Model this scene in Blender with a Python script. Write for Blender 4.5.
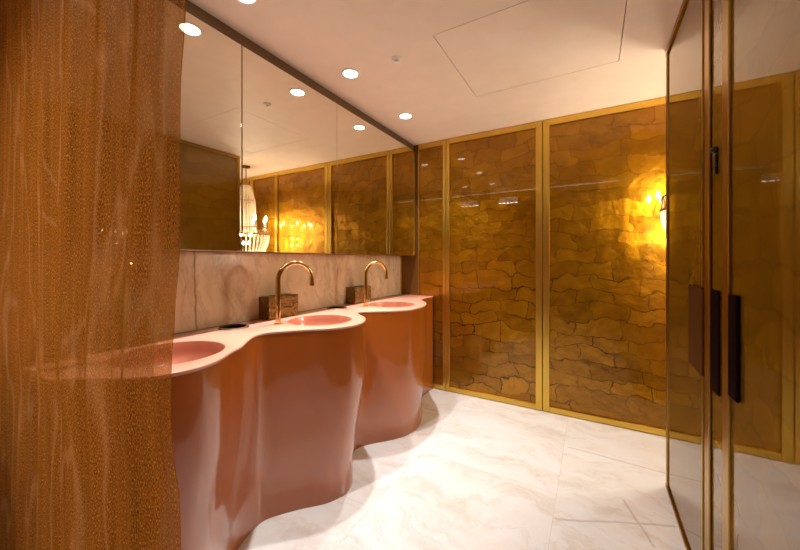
import bpy, bmesh, math, random
from mathutils import Vector, Matrix
random.seed(7)
S = bpy.context.scene
for o in list(bpy.data.objects):
    bpy.data.objects.remove(o, do_unlink=True)
COL = S.collection
PI = math.pi

# ------------------------------------------------------------------ camera, world, exposure
cam_data = bpy.data.cameras.new('camera')
cam_data.lens = 333.0 / 800.0 * 36.0
cam_data.sensor_width = 36.0
cam_data.shift_y = -15.0 / 800.0
cam_data.clip_start = 0.02
cam = bpy.data.objects.new('camera', cam_data)
cam.location = (0, 0, 1.25)
cam.rotation_euler = (PI / 2, 0, math.radians(30))
COL.objects.link(cam)
S.camera = cam

world = bpy.data.worlds.new('world')
world.use_nodes = True
world.node_tree.nodes['Background'].inputs[0].default_value = (1.0, 0.72, 0.48, 1)
world.node_tree.nodes['Background'].inputs[1].default_value = 0.05
S.world = world
S.view_settings.view_transform = 'Standard'
S.view_settings.look = 'None'
S.view_settings.gamma = 1.0
S.view_settings.use_curve_mapping = False
S.view_settings.exposure = 0.0
S.cycles.use_denoising = True
S.cycles.max_bounces = 12
S.cycles.diffuse_bounces = 5
S.cycles.glossy_bounces = 6
S.cycles.transmission_bounces = 6
S.cycles.transparent_max_bounces = 16
S.cycles.sample_clamp_indirect = 6.0
S.cycles.blur_glossy = 0.3
S.cycles.caustics_refractive = False

DOWN_W = 11.3          # each downlight
DOWN_COL = (1.0, 0.95, 0.90)
BULB = 160.0           # radiance of a chandelier bulb
BULB_COL = (1.0, 0.89, 0.70)

# ------------------------------------------------------------------ room measures
CEIL = 2.405
XL, XS, XM = -1.73, -1.709, -1.524     # wall, splash face, mirror face
YB = 2.98                              # gold wall face
XR = 0.357                             # door wall face
YE = 2.323                             # far end of the door wall
YREAR = -2.0
XE = 2.1                               # end of the passage

# ------------------------------------------------------------------ node helpers
class NT:
    def __init__(s, name):
        s.m = bpy.data.materials.new(name)
        s.m.use_nodes = True
        s.t = s.m.node_tree
        s.b = s.t.nodes['Principled BSDF']
        s.out = s.t.nodes['Material Output']
    def n(s, typ, ins=None, **props):
        nd = s.t.nodes.new('ShaderNode' + typ)
        for k, v in props.items():
            setattr(nd, k, v)
        for k, v in (ins or {}).items():
            s.set(nd.inputs[k], v)
        return nd
    def set(s, sock, v):
        if hasattr(v, 'is_output'):
            s.t.links.new(v, sock)
        elif isinstance(v, bpy.types.Node):
            s.t.links.new(v.outputs[0], sock)
        else:
            sock.default_value = v
    def math(s, op, a, b=None, c=None, clamp=False):
        nd = s.t.nodes.new('ShaderNodeMath')
        nd.operation = op
        nd.use_clamp = clamp
        s.set(nd.inputs[0], a)
        if b is not None: s.set(nd.inputs[1], b)
        if c is not None: s.set(nd.inputs[2], c)
        return nd.outputs[0]
    def vmath(s, op, a, b=None):
        nd = s.t.nodes.new('ShaderNodeVectorMath')
        nd.operation = op
        s.set(nd.inputs[0], a)
        if b is not None:
            if op == 'SCALE': s.set(nd.inputs['Scale'], b)
            else: s.set(nd.inputs[1], b)
        return nd.outputs[0]
    def mix(s, f, a, b):
        nd = s.t.nodes.new('ShaderNodeMix')
        nd.data_type = 'RGBA'
        s.set(nd.inputs[0], f); s.set(nd.inputs[6], a); s.set(nd.inputs[7], b)
        return nd.outputs[2]
    def ramp(s, f, stops, interp='LINEAR'):
        nd = s.t.nodes.new('ShaderNodeValToRGB')
        cr = nd.color_ramp
        cr.interpolation = interp
        while len(cr.elements) < len(stops): cr.elements.new(0.5)
        for e, (p, c) in zip(cr.elements, stops):
            e.position = p
            e.color = c if len(c) == 4 else (*c, 1)
        s.set(nd.inputs[0], f)
        return nd.outputs[0]
    def pos(s):
        return s.t.nodes.new('ShaderNodeNewGeometry').outputs['Position']
    def p(s, **kw):
        names = dict(color='Base Color', metal='Metallic', rough='Roughness', coat='Coat Weight', coat_rough='Coat Roughness',
                     coat_ior='Coat IOR', ior='IOR', emit='Emission Color', emit_s='Emission Strength', normal='Normal',
                     trans='Transmission Weight', alpha='Alpha', spec='Specular IOR Level')
        for k, v in kw.items():
            if isinstance(v, tuple) and len(v) == 3 and k in ('color', 'emit'): v = (*v, 1)
            s.set(s.b.inputs[names[k]], v)
        return s
    def bump(s, h, strength=0.3, dist=0.01):
        return s.n('Bump', {'Height': h, 'Strength': strength, 'Distance': dist}).outputs[0]
    def noise(s, vec, scale, detail=3.0, rough=0.5, dist=0.0):
        return s.n('TexNoise', {'Vector': vec, 'Scale': scale, 'Detail': detail, 'Roughness': rough, 'Distortion': dist})

def plain(name, color, rough=0.5, metal=0.0, **kw):
    t = NT(name)
    v = t.noise(t.pos(), 9.0, 3.0)
    c = t.mix(v.outputs[0], tuple(x * 0.93 for x in color) + (1,), tuple(min(1, x * 1.06) for x in color) + (1,))
    t.p(color=c, rough=rough, metal=metal, **kw)
    return t.m

def emitter(name, color, s):
    t = NT(name)
    t.p(color=(0.9, 0.9, 0.9), emit=color, emit_s=s, rough=0.4)
    return t.m

def gold_leaf(name, along, c_dark, c_light, rough, coat_ior, crack=0.85, bump=0.5, coat=0.6, edge=(1, 1, 1, 1), tilt=0.09):
    """leaf squares laid in ragged courses under a polished clear lacquer; along = wall's horizontal axis"""
    t = NT(name)
    sep = t.n('SeparateXYZ', {0: t.pos()})
    h, z = sep.outputs[0 if along == 'X' else 1], sep.outputs[2]
    uv = t.n('CombineXYZ', {0: h, 1: z}).outputs[0]
    warp = t.noise(uv, 4.3, 3.0)
    w1 = t.vmath('SCALE', t.vmath('SUBTRACT', warp.outputs[1], (0.5, 0.5, 0.5)), 0.21)
    warp2 = t.noise(uv, 24.0, 3.0)
    w2 = t.vmath('SCALE', t.vmath('SUBTRACT', warp2.outputs[1], (0.5, 0.5, 0.5)), 0.022)
    v = t.vmath('ADD', t.vmath('ADD', uv, w1), w2)
    br = t.n('TexBrick', {'Vector': v, 'Color1': (0, 0, 0, 1), 'Color2': (1, 1, 1, 1), 'Mortar': (0, 0, 0, 1), 'Scale': 1.0,
                          'Mortar Size': 0.0075, 'Mortar Smooth': 0.9, 'Bias': 0.0, 'Brick Width': 0.235, 'Row Height': 0.112},
             offset=0.43, squash=1.3, squash_frequency=3)
    cell = br.outputs[0]
    seam = br.outputs[1]
    vo = t.n('TexVoronoi', {'Vector': v, 'Scale': 6.5}, feature='DISTANCE_TO_EDGE')
    fine = t.math('SUBTRACT', 1.0, t.math('MULTIPLY', vo.outputs[0], 28.0, clamp=True), clamp=True)
    patch = t.noise(uv, 2.6, 4.0, 0.6)
    fade = t.ramp(patch.outputs[0], [(0.40, (0.10,) * 3), (0.60, (1,) * 3)])
    line = t.math('MAXIMUM', seam, t.math('MULTIPLY', fine, 0.35))
    low_seams = t.ramp(t.math('DIVIDE', t.math('ADD', z, t.math('MULTIPLY', t.math('SUBTRACT', patch.outputs[0], 0.5), 0.7)), 2.4), [(0.46, (1,) * 3), (0.56, (0.38,) * 3)])  # seams bold low on the panel, fainter higher up
    line = t.math('MULTIPLY', line, t.math('MULTIPLY', t.math('MULTIPLY', fade, low_seams), crack), clamp=True)
    cloud = t.noise(uv, 9.0, 5.0, 0.6)
    tone = t.math('ADD', t.math('MULTIPLY', cell, 0.35), t.math('MULTIPLY', cloud.outputs[0], 0.75), clamp=True)
    col = t.mix(tone, (*c_dark, 1), (*c_light, 1))
    col = t.mix(line, col, (c_dark[0] * 0.16, c_dark[1] * 0.13, c_dark[2] * 0.12, 1))
    hgt = t.math('ADD', t.math('MULTIPLY', t.noise(uv, 11.0, 2.0).outputs[0], 1.4), t.math('MULTIPLY', cloud.outputs[0], 0.7))
    r = t.math('ADD', rough, t.math('MULTIPLY', cloud.outputs[0], 0.12))
    # every leaf square lies at a slightly different tilt
    wn = t.n('TexWhiteNoise', {'W': t.math('MULTIPLY', cell, 91.7)}, noise_dimensions='1D').outputs[1]
    nb = t.bump(hgt, bump, 0.012)
    nrm = t.vmath('NORMALIZE', t.vmath('ADD', nb, t.vmath('SCALE', t.vmath('SUBTRACT', wn, (0.5, 0.5, 0.5)), tilt)))
    t.p(color=col, metal=0.95, rough=r, normal=nrm, coat=coat, coat_rough=0.012, coat_ior=coat_ior)
    t.b.inputs['Specular Tint'].default_value = edge
    return t.m

M = {}
M['plaster'] = plain('ceiling_paint', (0.80, 0.69, 0.59), 0.6)
M['leaf'] = gold_leaf('gold_leaf', 'X', (0.155, 0.062, 0.002), (0.52, 0.245, 0.006), 0.36, 1.5)
M['leaf_door'] = gold_leaf('bronze_gold_leaf', 'Y', (0.15, 0.075, 0.004), (0.31, 0.175, 0.012), 0.5, 1.65, 0.12, 0.10, 1.0, (0.22, 0.13, 0.05, 1), 0.05)
M['brass'] = plain('brushed_brass', (0.70, 0.46, 0.085), 0.30, 1.0)
M['door_brass'] = plain('bronzed_brass', (0.40, 0.235, 0.055), 0.32, 1.0)
M['filler'] = plain('gold_brown_bronze', (0.17, 0.08, 0.014), 0.4, 0.4)
M['brass_dark'] = plain('aged_brass', (0.36, 0.19, 0.055), 0.34, 1.0)
M['gold_shine'] = plain('polished_gold', (0.80, 0.64, 0.30), 0.09, 1.0)
M['bronze'] = plain('dark_bronze', (0.17, 0.10, 0.05), 0.4, 0.5)
M['black'] = plain('black_metal', (0.012, 0.010, 0.009), 0.4)
M['brown'] = plain('brown_bronze', (0.085, 0.027, 0.003), 0.7, 0.0, spec=0.1)
M['wine'] = plain('dark_wine_bronze', (0.010, 0.002, 0.001), 0.8, 0.0, spec=0.03)
M['wall'] = plain('warm_wall_paint', (0.36, 0.22, 0.11), 0.6)
M['mirror'] = NT('mirror_glass').p(color=(0.86, 0.81, 0.70), metal=1.0, rough=0.006).m
M['lens'] = emitter('downlight_lens', (1.0, 0.93, 0.84), 14.0)
M['bulb'] = emitter('flame_bulb', BULB_COL, BULB)
M['bulb_low'] = emitter('inner_bulb', BULB_COL, BULB * 4.6)
M['white'] = plain('white_paint', (0.8, 0.76, 0.7), 0.45)
M['strip'] = emitter('light_strip', (1.0, 0.84, 0.60), 5.0)
M['led'] = emitter('small_lamp', (1.0, 0.9, 0.75), 70.0)
M['panel_glow'] = emitter('lit_diffuser', (1.0, 0.88, 0.75), 2.2)

def mk_lacquer(name, a, b, rough, coat):
    t = NT(name)
    n = t.noise(t.pos(), 3.0, 4.0)
    c = t.mix(n.outputs[0], (*a, 1), (*b, 1))
    t.p(color=c, rough=rough, coat=coat, coat_rough=0.035, coat_ior=1.6, normal=t.bump(t.noise(t.pos(), 6.0, 2.0).outputs[0], 0.05, 0.02))
    return t.m
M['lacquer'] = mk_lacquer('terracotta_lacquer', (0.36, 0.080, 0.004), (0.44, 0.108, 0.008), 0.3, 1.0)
M['bowl'] = mk_lacquer('terracotta_bowl', (0.44, 0.145, 0.085), (0.50, 0.175, 0.105), 0.28, 0.4)
M['pink'] = mk_lacquer('lit_top_glaze', (0.72, 0.33, 0.235), (0.80, 0.39, 0.285), 0.28, 0.4)  # countertop: downlight put into the colour, lighter and pinker than the body

def mk_marble():
    t = NT('white_marble')
    pos = t.pos()
    sep = t.n('SeparateXYZ', {0: pos})
    x, y = sep.outputs[0], sep.outputs[1]
    # slabs 0.80 wide in x, 1.15 long in y, staggered
    v = t.n('CombineXYZ', {0: t.math('ADD', y, -1.955 + 1.15 * 4), 1: t.math('ADD', x, 0.165 + 0.8 * 4)}).outputs[0]
    br = t.n('TexBrick', {'Vector': v, 'Color1': (0, 0, 0, 1), 'Color2': (1, 1, 1, 1), 'Mortar': (0.5, 0.5, 0.5, 1), 'Scale': 1.0,
                          'Mortar Size': 0.0014, 'Mortar Smooth': 0.1, 'Bias': 0.0, 'Brick Width': 1.15, 'Row Height': 0.8}, offset=0.5)
    cell, seam = br.outputs[0], br.outputs[1]
    off = t.n('CombineXYZ', {0: t.math('MULTIPLY', cell, 3.1), 1: t.math('MULTIPLY', cell, 5.7)}).outputs[0]
    q = t.vmath('ADD', pos, off)
    warp = t.noise(q, 1.6, 5.0, 0.6)
    qq = t.vmath('ADD', q, t.vmath('SCALE', warp.outputs[1], 0.7))
    qs = t.n('Mapping', {'Vector': qq, 'Rotation': (0, 0, math.radians(14)), 'Scale': (1.1, 4.2, 1)}).outputs[0]
    band = t.noise(qs, 1.7, 6.0, 0.62)
    vein = t.math('ABSOLUTE', t.math('SUBTRACT', t.noise(qs, 1.1, 4.0, 0.55).outputs[0], 0.5))
    vein = t.math('SUBTRACT', 1.0, t.math('MULTIPLY', vein, 38.0, clamp=True), clamp=True)
    col = t.ramp(band.outputs[0], [(0.30, (0.58, 0.555, 0.53)), (0.46, (0.69, 0.69, 0.69)), (0.62, (0.72, 0.74, 0.77))])
    col = t.mix(t.math('MULTIPLY', vein, 0.2), col, (0.46, 0.34, 0.25, 1))
    # three named veins
    wob = t.vmath('SCALE', t.vmath('SUBTRACT', t.noise(pos, 5.0, 3.0).outputs[1], (0.5, 0.5, 0.5)), 0.035)
    wp = t.n('SeparateXYZ', {0: t.vmath('ADD', pos, wob)})
    px, py = wp.outputs[0], wp.outputs[1]
    tot = None
    for (x0, y0, x1, y1) in [(-0.14, 2.489, 0.37, 2.47), (-0.156, 1.766, 0.073, 1.877), (0.073, 1.877, 0.337, 2.0), (0.139, 2.08, 0.236, 1.805)]:
        dx, dy = x1 - x0, y1 - y0
        L = math.hypot(dx, dy); dx /= L; dy /= L
        u = t.math('ADD', t.math('MULTIPLY', t.math('SUBTRACT', px, x0), dx), t.math('MULTIPLY', t.math('SUBTRACT', py, y0), dy))
        w = t.math('SUBTRACT', t.math('MULTIPLY', t.math('SUBTRACT', px, x0), dy), t.math('MULTIPLY', t.math('SUBTRACT', py, y0), dx))
        over = t.math('MAXIMUM', t.math('SUBTRACT', 0.0, u), t.math('SUBTRACT', u, L))
        over = t.math('MAXIMUM', over, 0.0)
        d = t.math('ADD', t.math('ABSOLUTE', w), over)
        f = t.math('SUBTRACT', 1.0, t.math('DIVIDE', d, 0.009), clamp=True)
        tot = f if tot is None else t.math('MAXIMUM', tot, f)
    col = t.mix(t.math('MULTIPLY', tot, 0.5), col, (0.30, 0.22, 0.15, 1))
    col = t.mix(t.math('MULTIPLY', seam, 0.45), col, (0.45, 0.37, 0.30, 1))
    t.p(color=col, rough=0.2, spec=0.5)
    return t.m
M['marble'] = mk_marble()

def mk_onyx():
    t = NT('beige_onyx')
    pos = t.pos()
    warp = t.noise(pos, 2.2, 5.0, 0.6)
    q = t.vmath('ADD', pos, t.vmath('SCALE', warp.outputs[1], 0.45))
    qs = t.n('Mapping', {'Vector': q, 'Scale': (1, 3.2, 1.0)}).outputs[0]
    band = t.noise(qs, 2.2, 6.0, 0.6)
    col = t.ramp(band.outputs[0], [(0.32, (0.48, 0.39, 0.25)), (0.48, (0.64, 0.55, 0.38)), (0.66, (0.71, 0.62, 0.46))])
    vein = t.math('ABSOLUTE', t.math('SUBTRACT', t.noise(qs, 1.3, 5.0, 0.6).outputs[0], 0.5))
    vein = t.math('SUBTRACT', 1.0, t.math('MULTIPLY', vein, 30.0, clamp=True), clamp=True)
    col = t.mix(t.math('MULTIPLY', vein, 0.30), col, (0.25, 0.15, 0.08, 1))
    sep = t.n('SeparateXYZ', {0: t.vmath('ADD', pos, t.vmath('SCALE', t.vmath('SUBTRACT', t.noise(pos, 9.0, 2.0).outputs[1], (0.5, 0.5, 0.5)), 0.03))})
    d = t.math('ABSOLUTE', t.math('SUBTRACT', sep.outputs[1], t.math('ADD', 0.925, t.math('MULTIPLY', t.math('SUBTRACT', 1.1, sep.outputs[2]), 0.035))))
    f = t.math('SUBTRACT', 1.0, t.math('DIVIDE', d, 0.008), clamp=True)
    col = t.mix(t.math('MULTIPLY', f, 0.75), col, (0.13, 0.075, 0.03, 1))
    t.p(color=col, rough=0.22)
    return t.m
M['onyx'] = mk_onyx()

def mk_hammered():
    t = NT('hammered_gold')
    v = t.n('TexVoronoi', {'Vector': t.pos(), 'Scale': 55.0})
    t.p(color=(0.25, 0.16, 0.05), metal=1.0, rough=0.3, normal=t.bump(v.outputs[0], 0.8, 0.012))
    return t.m
M['hammered'] = mk_hammered()

def mk_sheer():
    t = NT('copper_organza')
    uv = t.n('UVMap').outputs[0]                       # metres along the cloth
    sep = t.n('SeparateXYZ', {0: uv})
    wob = t.noise(uv, 60.0, 3.0)
    a = t.math('ADD', sep.outputs[0], t.math('MULTIPLY', wob.outputs[0], 0.004))
    b = t.math('ADD', sep.outputs[1], t.math('MULTIPLY', wob.outputs[0], 0.004))
    ta = t.math('SINE', t.math('MULTIPLY', a, 2 * PI / 0.0026))
    tb = t.math('SINE', t.math('MULTIPLY', b, 2 * PI / 0.0026))
    thread = t.math('MAXIMUM', ta, tb)
    grain = t.noise(t.n('Mapping', {'Vector': uv, 'Scale': (1, 0.35, 1)}).outputs[0], 650.0, 2.0, 0.6)
    streak = t.noise(t.n('Mapping', {'Vector': uv, 'Scale': (1, 0.03, 1)}).outputs[0], 55.0, 4.0, 0.6)
    dens = t.math('ADD', t.math('MULTIPLY', thread, 0.10), t.math('ADD', 0.69, t.math('MULTIPLY', streak.outputs[0], 0.26)))
    dens = t.math('ADD', dens, t.math('MULTIPLY', t.math('SUBTRACT', grain.outputs[0], 0.5), 0.6))
    dens = t.math('SUBTRACT', dens, t.math('MULTIPLY', t.math('GREATER_THAN', sep.outputs[0], 1.425), 0.16), clamp=True)
    col = t.ramp(grain.outputs[0], [(0.36, (0.19, 0.055, 0.004)), (0.64, (0.54, 0.20, 0.028))])
    spark = t.ramp(grain.outputs[0], [(0.62, (0, 0, 0)), (0.72, (1, 1, 1))])
    col = t.mix(spark, col, (0.74, 0.38, 0.13, 1))
    cr = t.noise(t.n('Mapping', {'Vector': uv, 'Scale': (1, 0.28, 1)}).outputs[0], 6.5, 2.0, 0.5, 0.6)
    crease = t.math('SUBTRACT', 1.0, t.math('MULTIPLY', t.math('ABSOLUTE', t.math('SUBTRACT', cr.outputs[0], 0.5)), 26.0, clamp=True), clamp=True)
    col = t.mix(t.math('MULTIPLY', crease, 0.30), col, (0.72, 0.36, 0.14, 1))
    tone = t.ramp(streak.outputs[0], [(0.35, (0.80,) * 3), (0.65, (1,) * 3)])
    col = t.vmath('MULTIPLY', col, tone)
    df = t.n('BsdfDiffuse', {'Color': col})
    tl = t.n('BsdfTranslucent', {'Color': col})
    gl = t.n('BsdfGlossy', {'Color': (0.85, 0.42, 0.16, 1), 'Roughness': 0.35})
    m1 = t.n('MixShader', {0: 0.45, 1: df.outputs[0], 2: tl.outputs[0]})
    m2 = t.n('MixShader', {0: t.math('MULTIPLY', spark, 0.35), 1: m1.outputs[0], 2: gl.outputs[0]})
    tr = t.n('BsdfTransparent', {'Color': (1.0, 0.80, 0.55, 1)})
    m3 = t.n('MixShader', {0: dens, 1: tr.outputs[0], 2: m2.outputs[0]})
    t.t.links.new(m3.outputs[0], t.out.inputs[0])
    return t.m
M['sheer'] = mk_sheer()

def mk_crystal():
    t = NT('crystal_beads')
    gl = t.n('BsdfGlossy', {'Color': (1, 0.97, 0.9, 1), 'Roughness': 0.06})
    tl = t.n('BsdfTranslucent', {'Color': (0.9, 0.85, 0.75, 1)})
    tr = t.n('BsdfTransparent', {'Color': (0.95, 0.93, 0.9, 1)})
    m1 = t.n('MixShader', {0: 0.85, 1: gl.outputs[0], 2: tl.outputs[0]})
    m2 = t.n('MixShader', {0: 0.85, 1: tr.outputs[0], 2: m1.outputs[0]})
    t.t.links.new(m2.outputs[0], t.out.inputs[0])
    return t.m
M['crystal'] = mk_crystal()

# ------------------------------------------------------------------ mesh helpers
def obj(name, bm, mat, parent=None, smooth=False):
    me = bpy.data.meshes.new(name)
    bmesh.ops.recalc_face_normals(bm, faces=bm.faces)
    if smooth:
        for f in bm.faces: f.smooth = True
        for e in bm.edges:
            if len(e.link_faces) == 2 and e.calc_face_angle(0) > math.radians(38): e.smooth = False
    base, q = Vector((0, 0, 0)), parent
    while q is not None:
        base += q.location; q = q.parent
    for v in bm.verts: v.co -= base
    bm.to_mesh(me); bm.free()
    me.materials.append(mat)
    o = bpy.data.objects.new(name, me)
    COL.objects.link(o)
    if parent is not None:
        o.parent = parent
    return o

def thing(name, label, cat, loc, group=None):
    o = bpy.data.objects.new(name, None)
    o.empty_display_size = 0.1
    o.location = loc
    COL.objects.link(o)
    return tag(o, label, cat, group)

def tag(o, label, cat, group=None):
    o['label'] = label; o['category'] = cat
    if group: o['group'] = group
    return o

def struct(o, label=None, cat=None):
    o['kind'] = 'structure'
    if label: o['label'] = label
    if cat: o['category'] = cat
    return o

def box(bm, x0, x1, y0, y1, z0, z1, bev=0.0):
    r = bmesh.ops.create_cube(bm, size=1.0)
    vs = r['verts']
    for v in vs:
        v.co = Vector(((x0 + x1) / 2 + v.co.x * (x1 - x0), (y0 + y1) / 2 + v.co.y * (y1 - y0), (z0 + z1) / 2 + v.co.z * (z1 - z0)))
    if bev > 0:
        es = list({e for v in vs for e in v.link_edges})
        bmesh.ops.bevel(bm, geom=es, offset=bev, segments=2, affect='EDGES', profile=0.5)

def boxes(*bs, bev=0.0):
    bm = bmesh.new()
    for b in bs: box(bm, *b, bev=bev)
    return bm

def lathe(bm, prof, cx, cy, seg=32, closed=False):
    rings = []
    for r, z in prof:
        if r < 1e-5: rings.append([bm.verts.new((cx, cy, z))])
        else: rings.append([bm.verts.new((cx + r * math.cos(2 * PI * k / seg), cy + r * math.sin(2 * PI * k / seg), z)) for k in range(seg)])
    pairs = list(zip(rings, rings[1:]))
    if closed: pairs.append((rings[-1], rings[0]))
    for A, B in pairs:
        for k in range(seg):
            j = (k + 1) % seg
            if len(A) == 1 and len(B) == 1: continue
            if len(A) == 1: bm.faces.new((A[0], B[k], B[j]))
            elif len(B) == 1: bm.faces.new((A[k], A[j], B[0]))
            else: bm.faces.new((A[k], A[j], B[j], B[k]))

def tube(bm, pts, r, seg=12, flat=None):
    """sweep a circle (or an ellipse r x flat) along pts"""
    pts = [Vector(p) for p in pts]
    prev = None
    rings = []
    for i, p in enumerate(pts):
        t = (pts[min(i + 1, len(pts) - 1)] - pts[max(i - 1, 0)]).normalized()
        if prev is None:
            a = Vector((0, 0, 1)) if abs(t.z) < 0.9 else Vector((1, 0, 0))
            prev = (a - t * a.dot(t)).normalized()
        else:
            prev = (prev - t * prev.dot(t)).normalized()
        q = t.cross(prev)
        rr = r(i / (len(pts) - 1)) if callable(r) else r
        rings.append([bm.verts.new(p + prev * math.cos(2 * PI * k / seg) * rr + q * math.sin(2 * PI * k / seg) * rr) for k in range(seg)])
    for A, B in zip(rings, rings[1:]):
        for k in range(seg):
            bm.faces.new((A[k], A[(k + 1) % seg], B[(k + 1) % seg], B[k]))
    bm.faces.new(rings[0]); bm.faces.new(rings[-1])

def ball(bm, c, r, sub=1, sz=1.0):
    res = bmesh.ops.create_icosphere(bm, subdivisions=sub, radius=r)
    for v in res['verts']:
        v.co = Vector((v.co.x, v.co.y, v.co.z * sz)) + Vector(c)

def torus(bm, cx, cy, z, R, r, seg=40, sec=8):
    prof = [(R + r * math.cos(2 * PI * k / sec), z + r * math.sin(2 * PI * k / sec)) for k in range(sec)]
    lathe(bm, prof, cx, cy, seg, closed=True)

def catmull(pts, n=8):
    out = []
    for i in range(len(pts) - 1):
        p0 = pts[max(i - 1, 0)]; p1 = pts[i]; p2 = pts[i + 1]; p3 = pts[min(i + 2, len(pts) - 1)]
        for k in range(n):
            t = k / n
            out.append(tuple(0.5 * (2 * b + (c - a) * t + (2 * a - 5 * b + 4 * c - d) * t * t + (-a + 3 * b - 3 * c + d) * t ** 3)
                             for a, b, c, d in zip(p0, p1, p2, p3)))
    out.append(pts[-1])
    return out

# ------------------------------------------------------------------ the setting
struct(obj('floor', boxes((XL - 0.1, XE + 0.1, YREAR - 0.1, YB + 0.1, -0.1, 0.0)), M['marble']), 'white marble floor of large veined slabs', 'floor')

# ceiling with the opening of the flush access panel
AX0, AX1, AY0, AY1 = -0.712, 0.135, 1.567, 2.31
bm = bmesh.new()
x0, x1, y0, y1 = XL - 0.1, XE + 0.1, YREAR - 0.1, YB + 0.1
box(bm, x0, AX0, y0, y1, CEIL, CEIL + 0.08)
box(bm, AX1, x1, y0, y1, CEIL, CEIL + 0.08)
box(bm, AX0, AX1, y0, AY0, CEIL, CEIL + 0.08)
box(bm, AX0, AX1, AY1, y1, CEIL, CEIL + 0.08)
struct(obj('ceiling', bm, M['plaster']), 'pale plaster ceiling', 'ceiling')
g = 0.0036
pn = obj('access_panel', boxes((AX0 + g, AX1 - g, AY0 + g, AY1 - g, CEIL, CEIL + 0.03)), M['plaster'])
tag(pn, 'flush square access panel outlined by a thin dark gap in the pale ceiling', 'access panel')

struct(obj('wall_left', boxes((XL - 0.1, XL, YREAR, YB, 0, CEIL)), M['wall']), 'wall behind the basins', 'wall')
struct(obj('wall_back', boxes((XL - 0.1, XE + 0.1, YB + 0.022, YB + 0.1, 0, CEIL)), M['bronze']), 'back wall behind the gold panels', 'wall')
struct(obj('wall_rear', boxes((XL, XE, YREAR - 0.1, YREAR, 0, CEIL)), M['wall']), 'wall behind the camera', 'wall')
struct(obj('wall_passage', boxes((XE, XE + 0.1, 2.2, YB, 0, CEIL)), M['wall']), 'end wall of the passage', 'wall')
# the door wall: its core, and the return wall along the passage
bm = boxes((XR + 0.03, XR + 0.075, YREAR, YE - 0.012, 0, CEIL), (XR + 0.075, XE, 2.12, 2.20, 0, CEIL))
struct(obj('wall_right', bm, M['wall']), 'wall behind the bronze doors', 'wall')

# stone splashback under the mirror
tag(obj('splashback', boxes((XL + 0.001, XS, 0.3, YB + 0.018, 0.902, 1.2915)), M['onyx']),
    'beige veined onyx splashback on the wall between pink counter and mirror', 'splashback')

# ------------------------------------------------------------------ gold panels of the back wall
def wall_panel(x0, x1, label, fl=0.035, fr=0.035, leaf=None):
    t = thing('wall_panel', label, 'wall panel', ((x0 + x1) / 2, YB, 0), 'gold panels on the back wall')
    zt, zb = CEIL - 0.004, 0.006
    obj('leaf_sheet', boxes((x0 + 0.004, x1 - 0.004, YB + 0.004, YB + 0.02, zb + 0.004, zt - 0.004)), leaf or M['leaf'], t)
    bm = bmesh.new()
    y0, y1 = YB - 0.014, YB + 0.0035
    if fl: box(bm, x0, x0 + fl, y0, y1, zb, zt, 0.0025)
    if fr: box(bm, x1 - fr, x1, y0, y1, zb, zt, 0.0025)
    box(bm, x0 + fl, x1 - fr, y0 + 0.001, y1, zt - 0.05, zt, 0.0025)
    box(bm, x0 + fl, x1 - fr, y0 + 0.001, y1, zb, zb + 0.045, 0.0025)
    obj('frame', bm, M['brass'], t)
    return t
wall_panel(-1.503, -1.2085, 'narrow gold leaf panel at left end of back wall, beside the vanity', 0.006, 0.033)
wall_panel(-1.2055, -0.358, 'brown gold leaf panel in brass frame, reflecting small ceiling lights, right of vanity', 0.033, 0.05)
wall_panel(-0.353, 0.542, 'bright cracked gold leaf panel in brass frame beside the bronze doors', 0.05, 0.024)
wall_panel(0.545, 1.04, 'gold leaf panel behind the chandelier, seen in the middle mirror', 0.024, 0.03)
wall_panel(1.043, XE - 0.01, 'gold leaf panel furthest into the passage behind the chandelier', 0.03, 0.03)
# bronze filler strip between splashback and first panel
bm = boxes((XS + 0.012, -1.506, YB - 0.004, YB + 0.02, 0.0, CEIL - 0.004))
f = struct(obj('trim_1', bm, M['filler']), 'dark bronze filler strip beside the first gold panel', 'trim')
bm = boxes((XS + 0.0005, XS + 0.0115, YB - 0.012, YB + 0.02, 0.92, 1.29))
struct(obj('trim_2', bm, M['brass']), 'thin brass edge strip at the end of the splashback', 'trim')

# ------------------------------------------------------------------ bronze doors of the right wall
def door_leaf(n, y0, y1, label, bars, handle=None, lock=None):
    t = bpy.data.objects.new('door_%d' % n, None)
    t.location = (XR, (y0 + y1) / 2, 0)
    COL.objects.link(t)
    struct(t, label, 'door')
    zb, zt = 0.004, CEIL - 0.004
    obj('leaf_sheet', boxes((XR, XR + 0.02, y0 + 0.003, y1 - 0.003, zb + 0.002, zt - 0.002)), M['leaf_door'], t)
    bm = bmesh.new()
    for (a, b, d) in bars: box(bm, XR - d, XR + 0.026, a, b, zb, zt, 0.003)
    box(bm, XR - 0.008, XR - 0.0005, y0, y1, zt - 0.03, zt)
    box(bm, XR - 0.008, XR - 0.0005, y0, y1, zb, zb + 0.016)
    obj('frame', bm, M['door_brass'], t)
    if handle:
        a, b, d, m, hz = handle
        obj('door_handle', boxes((XR - d, XR - 0.0006, a, b, hz, 1.15), bev=0.004), m, t)
    if lock:
        bm = bmesh.new()
        a, z = lock
        for k in range(1):
            box(bm, XR - 0.008, XR - 0.0006, a - 0.011, a + 0.011, z + 0.0, z + 0.04, 0.003)
            box(bm, XR - 0.007, XR - 0.0006, a - 0.007, a + 0.007, z - 0.026, z - 0.001, 0.003)
        ball(bm, (XR - 0.006, a, z + 0.054), 0.012, 2)
        obj('lock', bm, M['black'], t)
    return t
door_leaf(1, 1.532, YE, 'far bronze mirror polished door leaf ending at the passage', [(YE - 0.032, YE, 0.006), (1.535, 1.59, 0.007), (1.62, 1.632, 0.006)], (1.60, 1.80, 0.012, M['brown'], 0.825))
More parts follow.
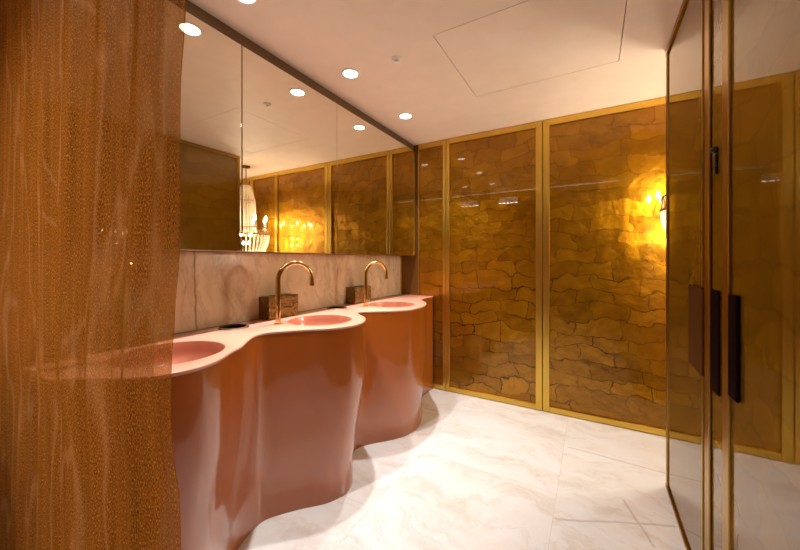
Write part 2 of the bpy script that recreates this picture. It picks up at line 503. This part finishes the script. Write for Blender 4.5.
door_leaf(2, 1.405, 1.530, 'narrow bronze strip with lock between the two doors', [], (1.44, 1.525, 0.006, M['wine'], 0.81), (1.475, 1.56))
door_leaf(3, 0.45, 1.403, 'near bronze mirror polished door leaf', [(1.345, 1.40, 0.007), (0.452, 0.49, 0.012)], (1.275, 1.34, 0.010, M['wine'], 0.85))
door_leaf(4, -0.5, 0.448, 'bronze door leaf beside the camera', [(0.41, 0.446, 0.012), (-0.5, -0.46, 0.012)])

# ------------------------------------------------------------------ mirror cabinet
mc = thing('mirror_cabinet', 'long wall cabinet with mirrored doors hanging above the pink basins', 'mirror cabinet', (XM, 1.6, 1.293))
Z0, Z1 = 1.293, 2.328
obj('carcass', boxes((XL + 0.001, XM - 0.014, 0.32, YB - 0.012, Z0 + 0.002, Z1 - 0.002)), M['brass_dark'], mc)
for (a, b) in [(0.325, 1.0495), (1.0545, 1.770), (1.7722, YB - 0.013)]:
    obj('mirror_door', boxes((XM - 0.012, XM, a, b, Z0, Z1), bev=0.0012), M['mirror'], mc)
struct(obj('trim_3', boxes((XL + 0.001, XM - 0.03, 0.32, YB - 0.002, Z1 + 0.002, CEIL - 0.001)), M['bronze']), 'dark recessed strip between mirror cabinet and ceiling', 'trim')

# ------------------------------------------------------------------ vanity with three basins
front = [(.33, -1.372), (.37, -1.33), (.42, -1.245), (.48, -1.165), (.546, -1.127), (.62, -1.118), (.70, -1.143), (.769, -1.19), (.853, -1.24), (.927, -1.305),
         (1.0, -1.358), (1.06, -1.372), (1.117, -1.345), (1.217, -1.262), (1.307, -1.17), (1.40, -1.122), (1.48, -1.116), (1.56, -1.137),
         (1.652, -1.20), (1.73, -1.30), (1.79, -1.362), (1.835, -1.362), (1.885, -1.32), (1.985, -1.2), (2.09, -1.125), (2.19, -1.11),
         (2.29, -1.116), (2.39, -1.14), (2.49, -1.19), (2.58, -1.26), (2.67, -1.322), (2.76, -1.342), (2.85, -1.342), (YB - 0.016, -1.34)]
foot = [(.33, -1.372), (.365, -1.335), (.41, -1.26), (.46, -1.19), (.52, -1.155), (.585, -1.148), (.65, -1.165), (.71, -1.20), (.79, -1.25), (.875, -1.313),
        (.955, -1.347), (1.04, -1.362), (1.10, -1.338), (1.20, -1.262), (1.28, -1.188), (1.345, -1.153), (1.405, -1.142), (1.465, -1.155),
        (1.535, -1.20), (1.63, -1.285), (1.73, -1.343), (1.80, -1.335), (1.865, -1.293), (1.985, -1.195), (2.08, -1.142), (2.17, -1.126),
        (2.26, -1.133), (2.35, -1.16), (2.44, -1.20), (2.55, -1.26), (2.66, -1.32), (2.76, -1.342), (2.85, -1.342), (YB - 0.016, -1.34)]
fr = catmull(front, 6)
fo = catmull(foot, 6)
BX, BR, CT = -1.39, 0.184, 0.90
BY = (0.66, 1.465, 2.27)
HOLES = [(-1.61, 1.065), (-1.61, 1.87)]
def poly_spline(cu, pts):
    sp = cu.splines.new('POLY')
    sp.points.add(len(pts) - 1)
    for p, (x, y) in zip(sp.points, pts): p.co = (x, y, 0, 1)
    sp.use_cyclic_u = True
circ = lambda cx, cy, r, n=64: [(cx + r * math.cos(2 * PI * k / n), cy + r * math.sin(2 * PI * k / n)) for k in range(n)]
cu = bpy.data.curves.new('outline', 'CURVE')
cu.dimensions = '2D'
cu.fill_mode = 'BOTH'
bv = 0.005
poly_spline(cu, [(x - bv, y) for y, x in fr] + [(XS + 0.003 + bv, YB - 0.016), (XS + 0.003 + bv, 0.33)])
for y in BY: poly_spline(cu, circ(BX, y, BR + bv))
for (x, y) in HOLES: poly_spline(cu, circ(x, y, 0.062 + bv, 32))
SLAB = 0.014
cu.extrude = SLAB / 2 - bv
cu.bevel_depth = bv
cu.bevel_resolution = 2
tmp = bpy.data.objects.new('outline', cu)
COL.objects.link(tmp)
bpy.context.view_layer.update()
me = bpy.data.meshes.new_from_object(tmp.evaluated_get(bpy.context.evaluated_depsgraph_get()))
bpy.data.objects.remove(tmp, do_unlink=True)
va = thing('vanity_unit', 'long wavy terracotta vanity counter with three round pink basins, on marble floor', 'vanity', (-1.45, 1.65, 0))
bm = bmesh.new(); bm.from_mesh(me)
for v in bm.verts: v.co.z += CT - SLAB / 2
bmesh.ops.remove_doubles(bm, verts=bm.verts, dist=1e-5)
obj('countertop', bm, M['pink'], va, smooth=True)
bm = bmesh.new()
rows = []
for k in range(25):
    z = 0.0005 + (CT - SLAB - 0.0005) * k / 24
    f = min(1, max(0, (z - 0.08) / 0.56)); f = f * f * (3 - 2 * f)
    ring = [(b[1] + (a[1] - b[1]) * f - 0.0015, b[0] + (a[0] - b[0]) * f) for a, b in zip(fr, fo)] + [(XS + 0.004, YB - 0.016), (XS + 0.004, 0.33)]
    rows.append([bm.verts.new((x, y, z)) for x, y in ring])
for A, B in zip(rows, rows[1:]):
    for k in range(len(A)):
        j = (k + 1) % len(A)
        bm.faces.new((A[k], A[j], B[j], B[k]))
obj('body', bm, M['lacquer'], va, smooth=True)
for y in BY:
    bm = bmesh.new()
    prof = [(BR, CT - 0.004), (BR - 0.003, CT - 0.012), (BR - 0.008, CT - 0.03)]
    for k in range(1, 13):
        a = k / 12 * PI / 2
        prof.append(((BR - 0.008) * math.cos(a) if k < 12 else 0.022, CT - 0.03 - 0.105 * math.sin(a)))
    outer = [(0.022, CT - 0.15), (BR * 0.7, CT - 0.12), (BR - 0.0005, CT - 0.05)]
    lathe(bm, prof + outer, BX, y, 64, closed=True)
    ba = obj('basin', bm, M['bowl'], va, smooth=True)
    bm = bmesh.new()
    lathe(bm, [(0, CT - 0.128), (0.018, CT - 0.128), (0.027, CT - 0.1315), (0.027, CT - 0.1345), (0.0215, CT - 0.1365), (0.0215, CT - 0.15), (0, CT - 0.15)], BX, y, 24)
    obj('drain', bm, M['gold_shine'], ba, smooth=True)
for (x, y) in HOLES:
    bm = bmesh.new()
    lathe(bm, [(0.0615, CT + 0.004), (0.0615, CT - 0.2), (0, CT - 0.2)], x, y, 32)
    obj('waste_opening', bm, M['black'], va, smooth=True)
    bm = bmesh.new()
    lathe(bm, [(0.060, CT + 0.001), (0.060, CT + 0.006), (0.070, CT + 0.006), (0.074, CT + 0.001)], x, y, 40, closed=True)
    obj('waste_rim', bm, M['bronze'], va, smooth=True)

# ------------------------------------------------------------------ taps and gold boxes
def copy_tree(o, dy, parent=None):
    c = o.copy(); COL.objects.link(c)
    if parent is None: c.location = (o.location.x, o.location.y + dy, o.location.z)
    else:
        c.parent = parent
    for ch in list(o.children): copy_tree(ch, dy, c)
    return c
fx, fy = -1.478, 1.235
d = Vector((0.34, 0.94, 0)).normalized()
fa = thing('tap', 'tall gold gooseneck tap beside the middle basin', 'tap', (fx, fy, CT), 'gooseneck taps')
bm = bmesh.new()
lathe(bm, [(0, CT + 0.0006), (0.021, CT + 0.0006), (0.021, CT + 0.005), (0.014, CT + 0.008), (0, CT + 0.008)], fx, fy, 24)
obj('base', bm, M['gold_shine'], fa, smooth=True)
bm = bmesh.new()
R = 0.098
pts = [(fx, fy, CT + 0.006 + k * 0.03) for k in range(8)]
zt = CT + 0.236
for k in range(0, 25):
    a = PI - k / 24 * PI * 1.0
    p = Vector((fx, fy, zt)) + d * (R + R * math.cos(a)) + Vector((0, 0, R * math.sin(a)))
    pts.append(tuple(p))
pe = Vector(pts[-1]); pts += [tuple(pe - Vector((0, 0, 0.012))), tuple(pe - Vector((0, 0, 0.024)))]
tube(bm, pts, 0.0135, 18)
obj('spout', bm, M['gold_shine'], fa, smooth=True)
bm = bmesh.new()
tube(bm, [tuple(pe - Vector((0, 0, 0.018))), tuple(pe - Vector((0, 0, 0.034)))], 0.0155, 18)
obj('aerator', bm, M['gold_shine'], fa, smooth=True)
c = copy_tree(fa, 0.805); c['label'] = 'tall gold gooseneck tap beside the basin nearest the gold wall'
c = copy_tree(fa, -0.805); c['label'] = 'gold gooseneck tap beside the basin behind the sheer curtain'

tb = thing('tissue_box', 'hammered gold box behind the tap of the middle basin', 'box', (-1.655, 1.395, CT), 'hammered gold boxes')
bm = bmesh.new()
x0, x1, y0, y1, z0, z1 = XS + 0.002, -1.612, 1.285, 1.505, CT + 0.0006, CT + 0.135
box(bm, x0, x1, y0, y1, z0, z1, 0.004)
obj('case', bm, M['hammered'], tb)
obj('slot', boxes((x0 + 0.03, x1 - 0.03, y0 + 0.05, y1 - 0.05, z1 - 0.001, z1 + 0.0015)), M['black'], tb)
c = copy_tree(tb, 0.805); c['label'] = 'hammered gold box behind the tap nearest the gold wall'
c = copy_tree(tb, -0.805); c['label'] = 'hammered gold box on the counter behind the sheer curtain'

# ------------------------------------------------------------------ ceiling fittings
def downlight(x, y, label, w):
    t = thing('downlight', label, 'downlight', (x, y, CEIL), 'recessed downlights over the basins')
    bm = bmesh.new()
    lathe(bm, [(0.044, CEIL - 0.0006), (0.044, CEIL - 0.006), (0.052, CEIL - 0.006), (0.058, CEIL - 0.0006)], x, y, 40, closed=True)
    obj('trim_ring', bm, M['white'], t, smooth=True)
    bm = bmesh.new()
    lathe(bm, [(0, CEIL - 0.0035), (0.043, CEIL - 0.0035), (0.043, CEIL - 0.0008), (0, CEIL - 0.0008)], x, y, 32)
    obj('lens', bm, M['lens'], t)
    ld = bpy.data.lights.new('lamp', 'AREA')
    ld.shape = 'DISK'; ld.size = 0.045
    ld.energy = w; ld.color = DOWN_COL
    ld.spread = math.radians(104)
    lo = bpy.data.objects.new('lamp', ld)
    COL.objects.link(lo)
    lo.parent = t
    lo.location = (0, 0, -0.005)
for y, lab in [(0.915, 'recessed downlight nearest the camera, at the top edge of the photo'), (1.63, 'middle recessed downlight in front of the mirror'), (2.33, 'recessed downlight nearest the gold back wall')]:
    downlight(-1.31 if y < 1 else -1.295, y, lab, DOWN_W)

t = thing('sprinkler', 'small round fire sprinkler on the ceiling between downlights and access panel', 'sprinkler', (-0.967, 1.641, CEIL))
bm = bmesh.new()
lathe(bm, [(0, CEIL - 0.0006), (0.028, CEIL - 0.0006), (0.025, CEIL - 0.005), (0.012, CEIL - 0.012), (0, CEIL - 0.012)], -0.967, 1.641, 28)
obj('escutcheon', bm, M['white'], t, smooth=True)
bm = bmesh.new()
lathe(bm, [(0, CEIL - 0.0125), (0.007, CEIL - 0.0125), (0.007, CEIL - 0.02), (0.012, CEIL - 0.022), (0.012, CEIL - 0.024), (0, CEIL - 0.024)], -0.967, 1.641, 20)
obj('nozzle', bm, M['white'], t, smooth=True)

# ------------------------------------------------------------------ chandelier in the passage
cx, cy = 0.64, 2.60
ch = thing('chandelier', 'crystal bead chandelier with candle bulbs hanging in the passage, seen in the mirror', 'chandelier', (cx, cy, CEIL))
bm = bmesh.new()
lathe(bm, [(0, CEIL - 0.001), (0.05, CEIL - 0.001), (0.045, CEIL - 0.02), (0.01, CEIL - 0.03), (0, CEIL - 0.03)], cx, cy, 24)
tube(bm, [(cx, cy, CEIL - 0.028), (cx, cy, 1.50)], 0.006, 10)
obj('stem', bm, M['bronze'], ch, smooth=True)
bm = bmesh.new()
lathe(bm, [(0.008, 2.262), (0.014, 2.25), (0.024, 2.21), (0.055, 2.172), (0.058, 2.163), (0.008, 2.163)], cx, cy, 28, closed=True)
obj('crown', bm, M['brass_dark'], ch, smooth=True)
bm = bmesh.new(); torus(bm, cx, cy, 1.976, 0.098, 0.006); obj('upper_ring', bm, M['brass_dark'], ch, smooth=True)
bm = bmesh.new()
torus(bm, cx, cy, 1.640, 0.262, 0.006); torus(bm, cx, cy, 1.560, 0.268, 0.008)
for k in range(24):
    a0 = 2 * PI * k / 24
    ring = [(cx + 0.265 * math.cos(a0 + q * PI / 24), cy + 0.265 * math.sin(a0 + q * PI / 24), 1.60 + (0.038 if q % 2 else -0.034)) for q in range(3)]
    tube(bm, ring, 0.0035, 6)
for k in range(4):
    a = 2 * PI * k / 4 + 0.3
    tube(bm, [(cx, cy, 1.60), (cx + 0.262 * math.cos(a), cy + 0.262 * math.sin(a), 1.60)], 0.004, 6)
obj('lower_ring', bm, M['brass_dark'], ch, smooth=True)
for k in range(30):                                   # bead strands: crown to the waist ring and on to the inner drop
    a = 2 * PI * k / 30
    bm = bmesh.new()
    for q in range(36):
        s = q / 35
        z = 2.155 - s * 0.59
        r = 0.055 + 0.048 * min(1, s / 0.3) + (0.015 * max(0, s - 0.3) / 0.7)
        ball(bm, (cx + r * math.cos(a), cy + r * math.sin(a), z), 0.0078, 1)
    obj('bead_strand', bm, M['crystal'], ch)
for k in range(36):
    a = 2 * PI * (k + 0.5) / 36
    bm = bmesh.new()
    for q in range(9):
        r = 0.266 - 0.0006 * q * q
        ball(bm, (cx + r * math.cos(a), cy + r * math.sin(a), 1.543 - q * 0.019), 0.0088, 1)
    ball(bm, (cx + 0.22 * math.cos(a), cy + 0.22 * math.sin(a), 1.368), 0.011, 1, 1.5)
    obj('crystal_drop', bm, M['crystal'], ch)
for k in range(8):
    a = 2 * PI * k / 8 + 0.2
    x, y = cx + 0.238 * math.cos(a), cy + 0.238 * math.sin(a)
    bm = bmesh.new()
    tube(bm, [(cx + 0.258 * math.cos(a), cy + 0.258 * math.sin(a), 1.60), (x, y, 1.62), (x, y, 1.635)], 0.004, 6)
    lathe(bm, [(0, 1.634), (0.02, 1.638), (0.022, 1.644), (0.011, 1.646), (0.011, 1.722), (0, 1.722)], x, y, 16)
    cd = obj('candle', bm, M['white'], ch, smooth=True)
    bm = bmesh.new()
    lathe(bm, [(0, 1.7225), (0.009, 1.728), (0.0155, 1.745), (0.012, 1.765), (0.004, 1.788), (0, 1.792)], x, y, 16)
    obj('bulb', bm, M['bulb'], cd, smooth=True)
for k in range(4):
    a = 2 * PI * k / 4
    bm = bmesh.new()
    x, y = cx + 0.06 * math.cos(a), cy + 0.06 * math.sin(a)
    ball(bm, (x, y, 1.56 if k % 2 else 1.46), 0.02, 2)
    obj('bulb', bm, M['bulb_low'], ch, smooth=True)

# ------------------------------------------------------------------ sheer curtain and its rail
def curtain():
    nx, nz = 260, 60
    bm = bmesh.new()
    uvl = bm.loops.layers.uv.new('UVMap')
    X0 = -1.66
    def wave(u, z):
        s, k = u * 1.5, 0.30 + 0.70 * u
        return 0.255 + k * (0.0085 * math.sin(s * 31 + 0.9 * math.sin(z * 1.7)) + 0.0045 * math.sin(s * 67 + 1.3 * z + 1.0)
                            + 0.0018 * math.sin(s * 160 + 2.1 * math.sin(z * 2.3))) + 0.004 * math.sin(z * 3.1 + s * 7)
    def edge(z):
        k = [(0.0, -2.0), (0.85, -2.0), (0.90, -2.01), (0.95, -2.0755), (1.02, -2.114), (1.09, -2.10), (1.15, -2.0655), (1.28, -2.0), (1.48, -1.995), (1.64, -1.945), (2.4, -1.94)]
        for (z0, e0), (z1, e1) in zip(k, k[1:]):
            if z <= z1:
                f = (z - z0) / (z1 - z0); f = f * f * (3 - 2 * f)
                return (e0 + (e1 - e0) * f) * wave(1.0, z)
        return k[-1][1] * wave(1.0, z)
    rows = []
    for j in range(nz + 1):
        z = 0.012 + (2.362 - 0.012) * j / nz
        row = []
        for i in range(nx + 1):
            u = i / nx
            x = X0 + (edge(z) - X0) * u
            s = u * 1.5
            y = wave(u, z)
            row.append(bm.verts.new((x, y, z)))
        rows.append(row)
    for j in range(nz):
        for i in range(nx):
            f = bm.faces.new((rows[j][i], rows[j][i + 1], rows[j + 1][i + 1], rows[j + 1][i]))
            for l, (a, b) in zip(f.loops, ((i, j), (i + 1, j), (i + 1, j + 1), (i, j + 1))):
                l[uvl].uv = (a / nx * 1.5, b / nz * 2.35)
    o = tag(obj('curtain', bm, M['sheer']), 'sheer copper organza curtain hanging in the left foreground', 'curtain')
    for p in o.data.polygons: p.use_smooth = True
curtain()
cr = thing('curtain_rail', 'pale curtain rail with a thin light strip on the ceiling above the sheer curtain', 'curtain rail', (-0.7, 0.255, CEIL))
bm = bmesh.new()
box(bm, XL + 0.02, XR - 0.03, 0.237, 0.275, 2.372, CEIL - 0.0008, 0.003)
obj('track', bm, M['white'], cr)
obj('light_strip', boxes((XL + 0.05, XR - 0.04, 0.2755, 0.279, 2.380, 2.392)), M['strip'], cr)

# ------------------------------------------------------------------ emergency light over the opening
em = thing('emergency_light', 'white emergency light box with a row of small lamps, reflected in the brown gold panel', 'emergency light', (-1.2, 0.32, CEIL))
obj('case', boxes((-1.36, -1.04, 0.300, 0.335, 2.175, 2.29), bev=0.004), M['white'], em)
for k in range(2):
    bm = bmesh.new(); x = -1.30 + 0.20 * k
    tube(bm, [(x, 0.318, 2.289), (x, 0.318, CEIL - 0.001)], 0.004, 8)
    obj('hanger', bm, M['white'], em)
for k in range(5):
    x = -1.33 + k * 0.065
    obj('lamp', boxes((x - 0.019, x + 0.019, 0.3352, 0.3375, 2.184, 2.195)), M['led'], em)
obj('diffuser', boxes((-1.345, -1.055, 0.3352, 0.337, 2.203, 2.28)), M['panel_glow'], em)

# ------------------------------------------------------------------ added lamp, out of view, brightens the near side of the curtain
downlight(-1.0, -0.45, 'added unseen lamp lighting the near side of the sheer curtain', 10.0)
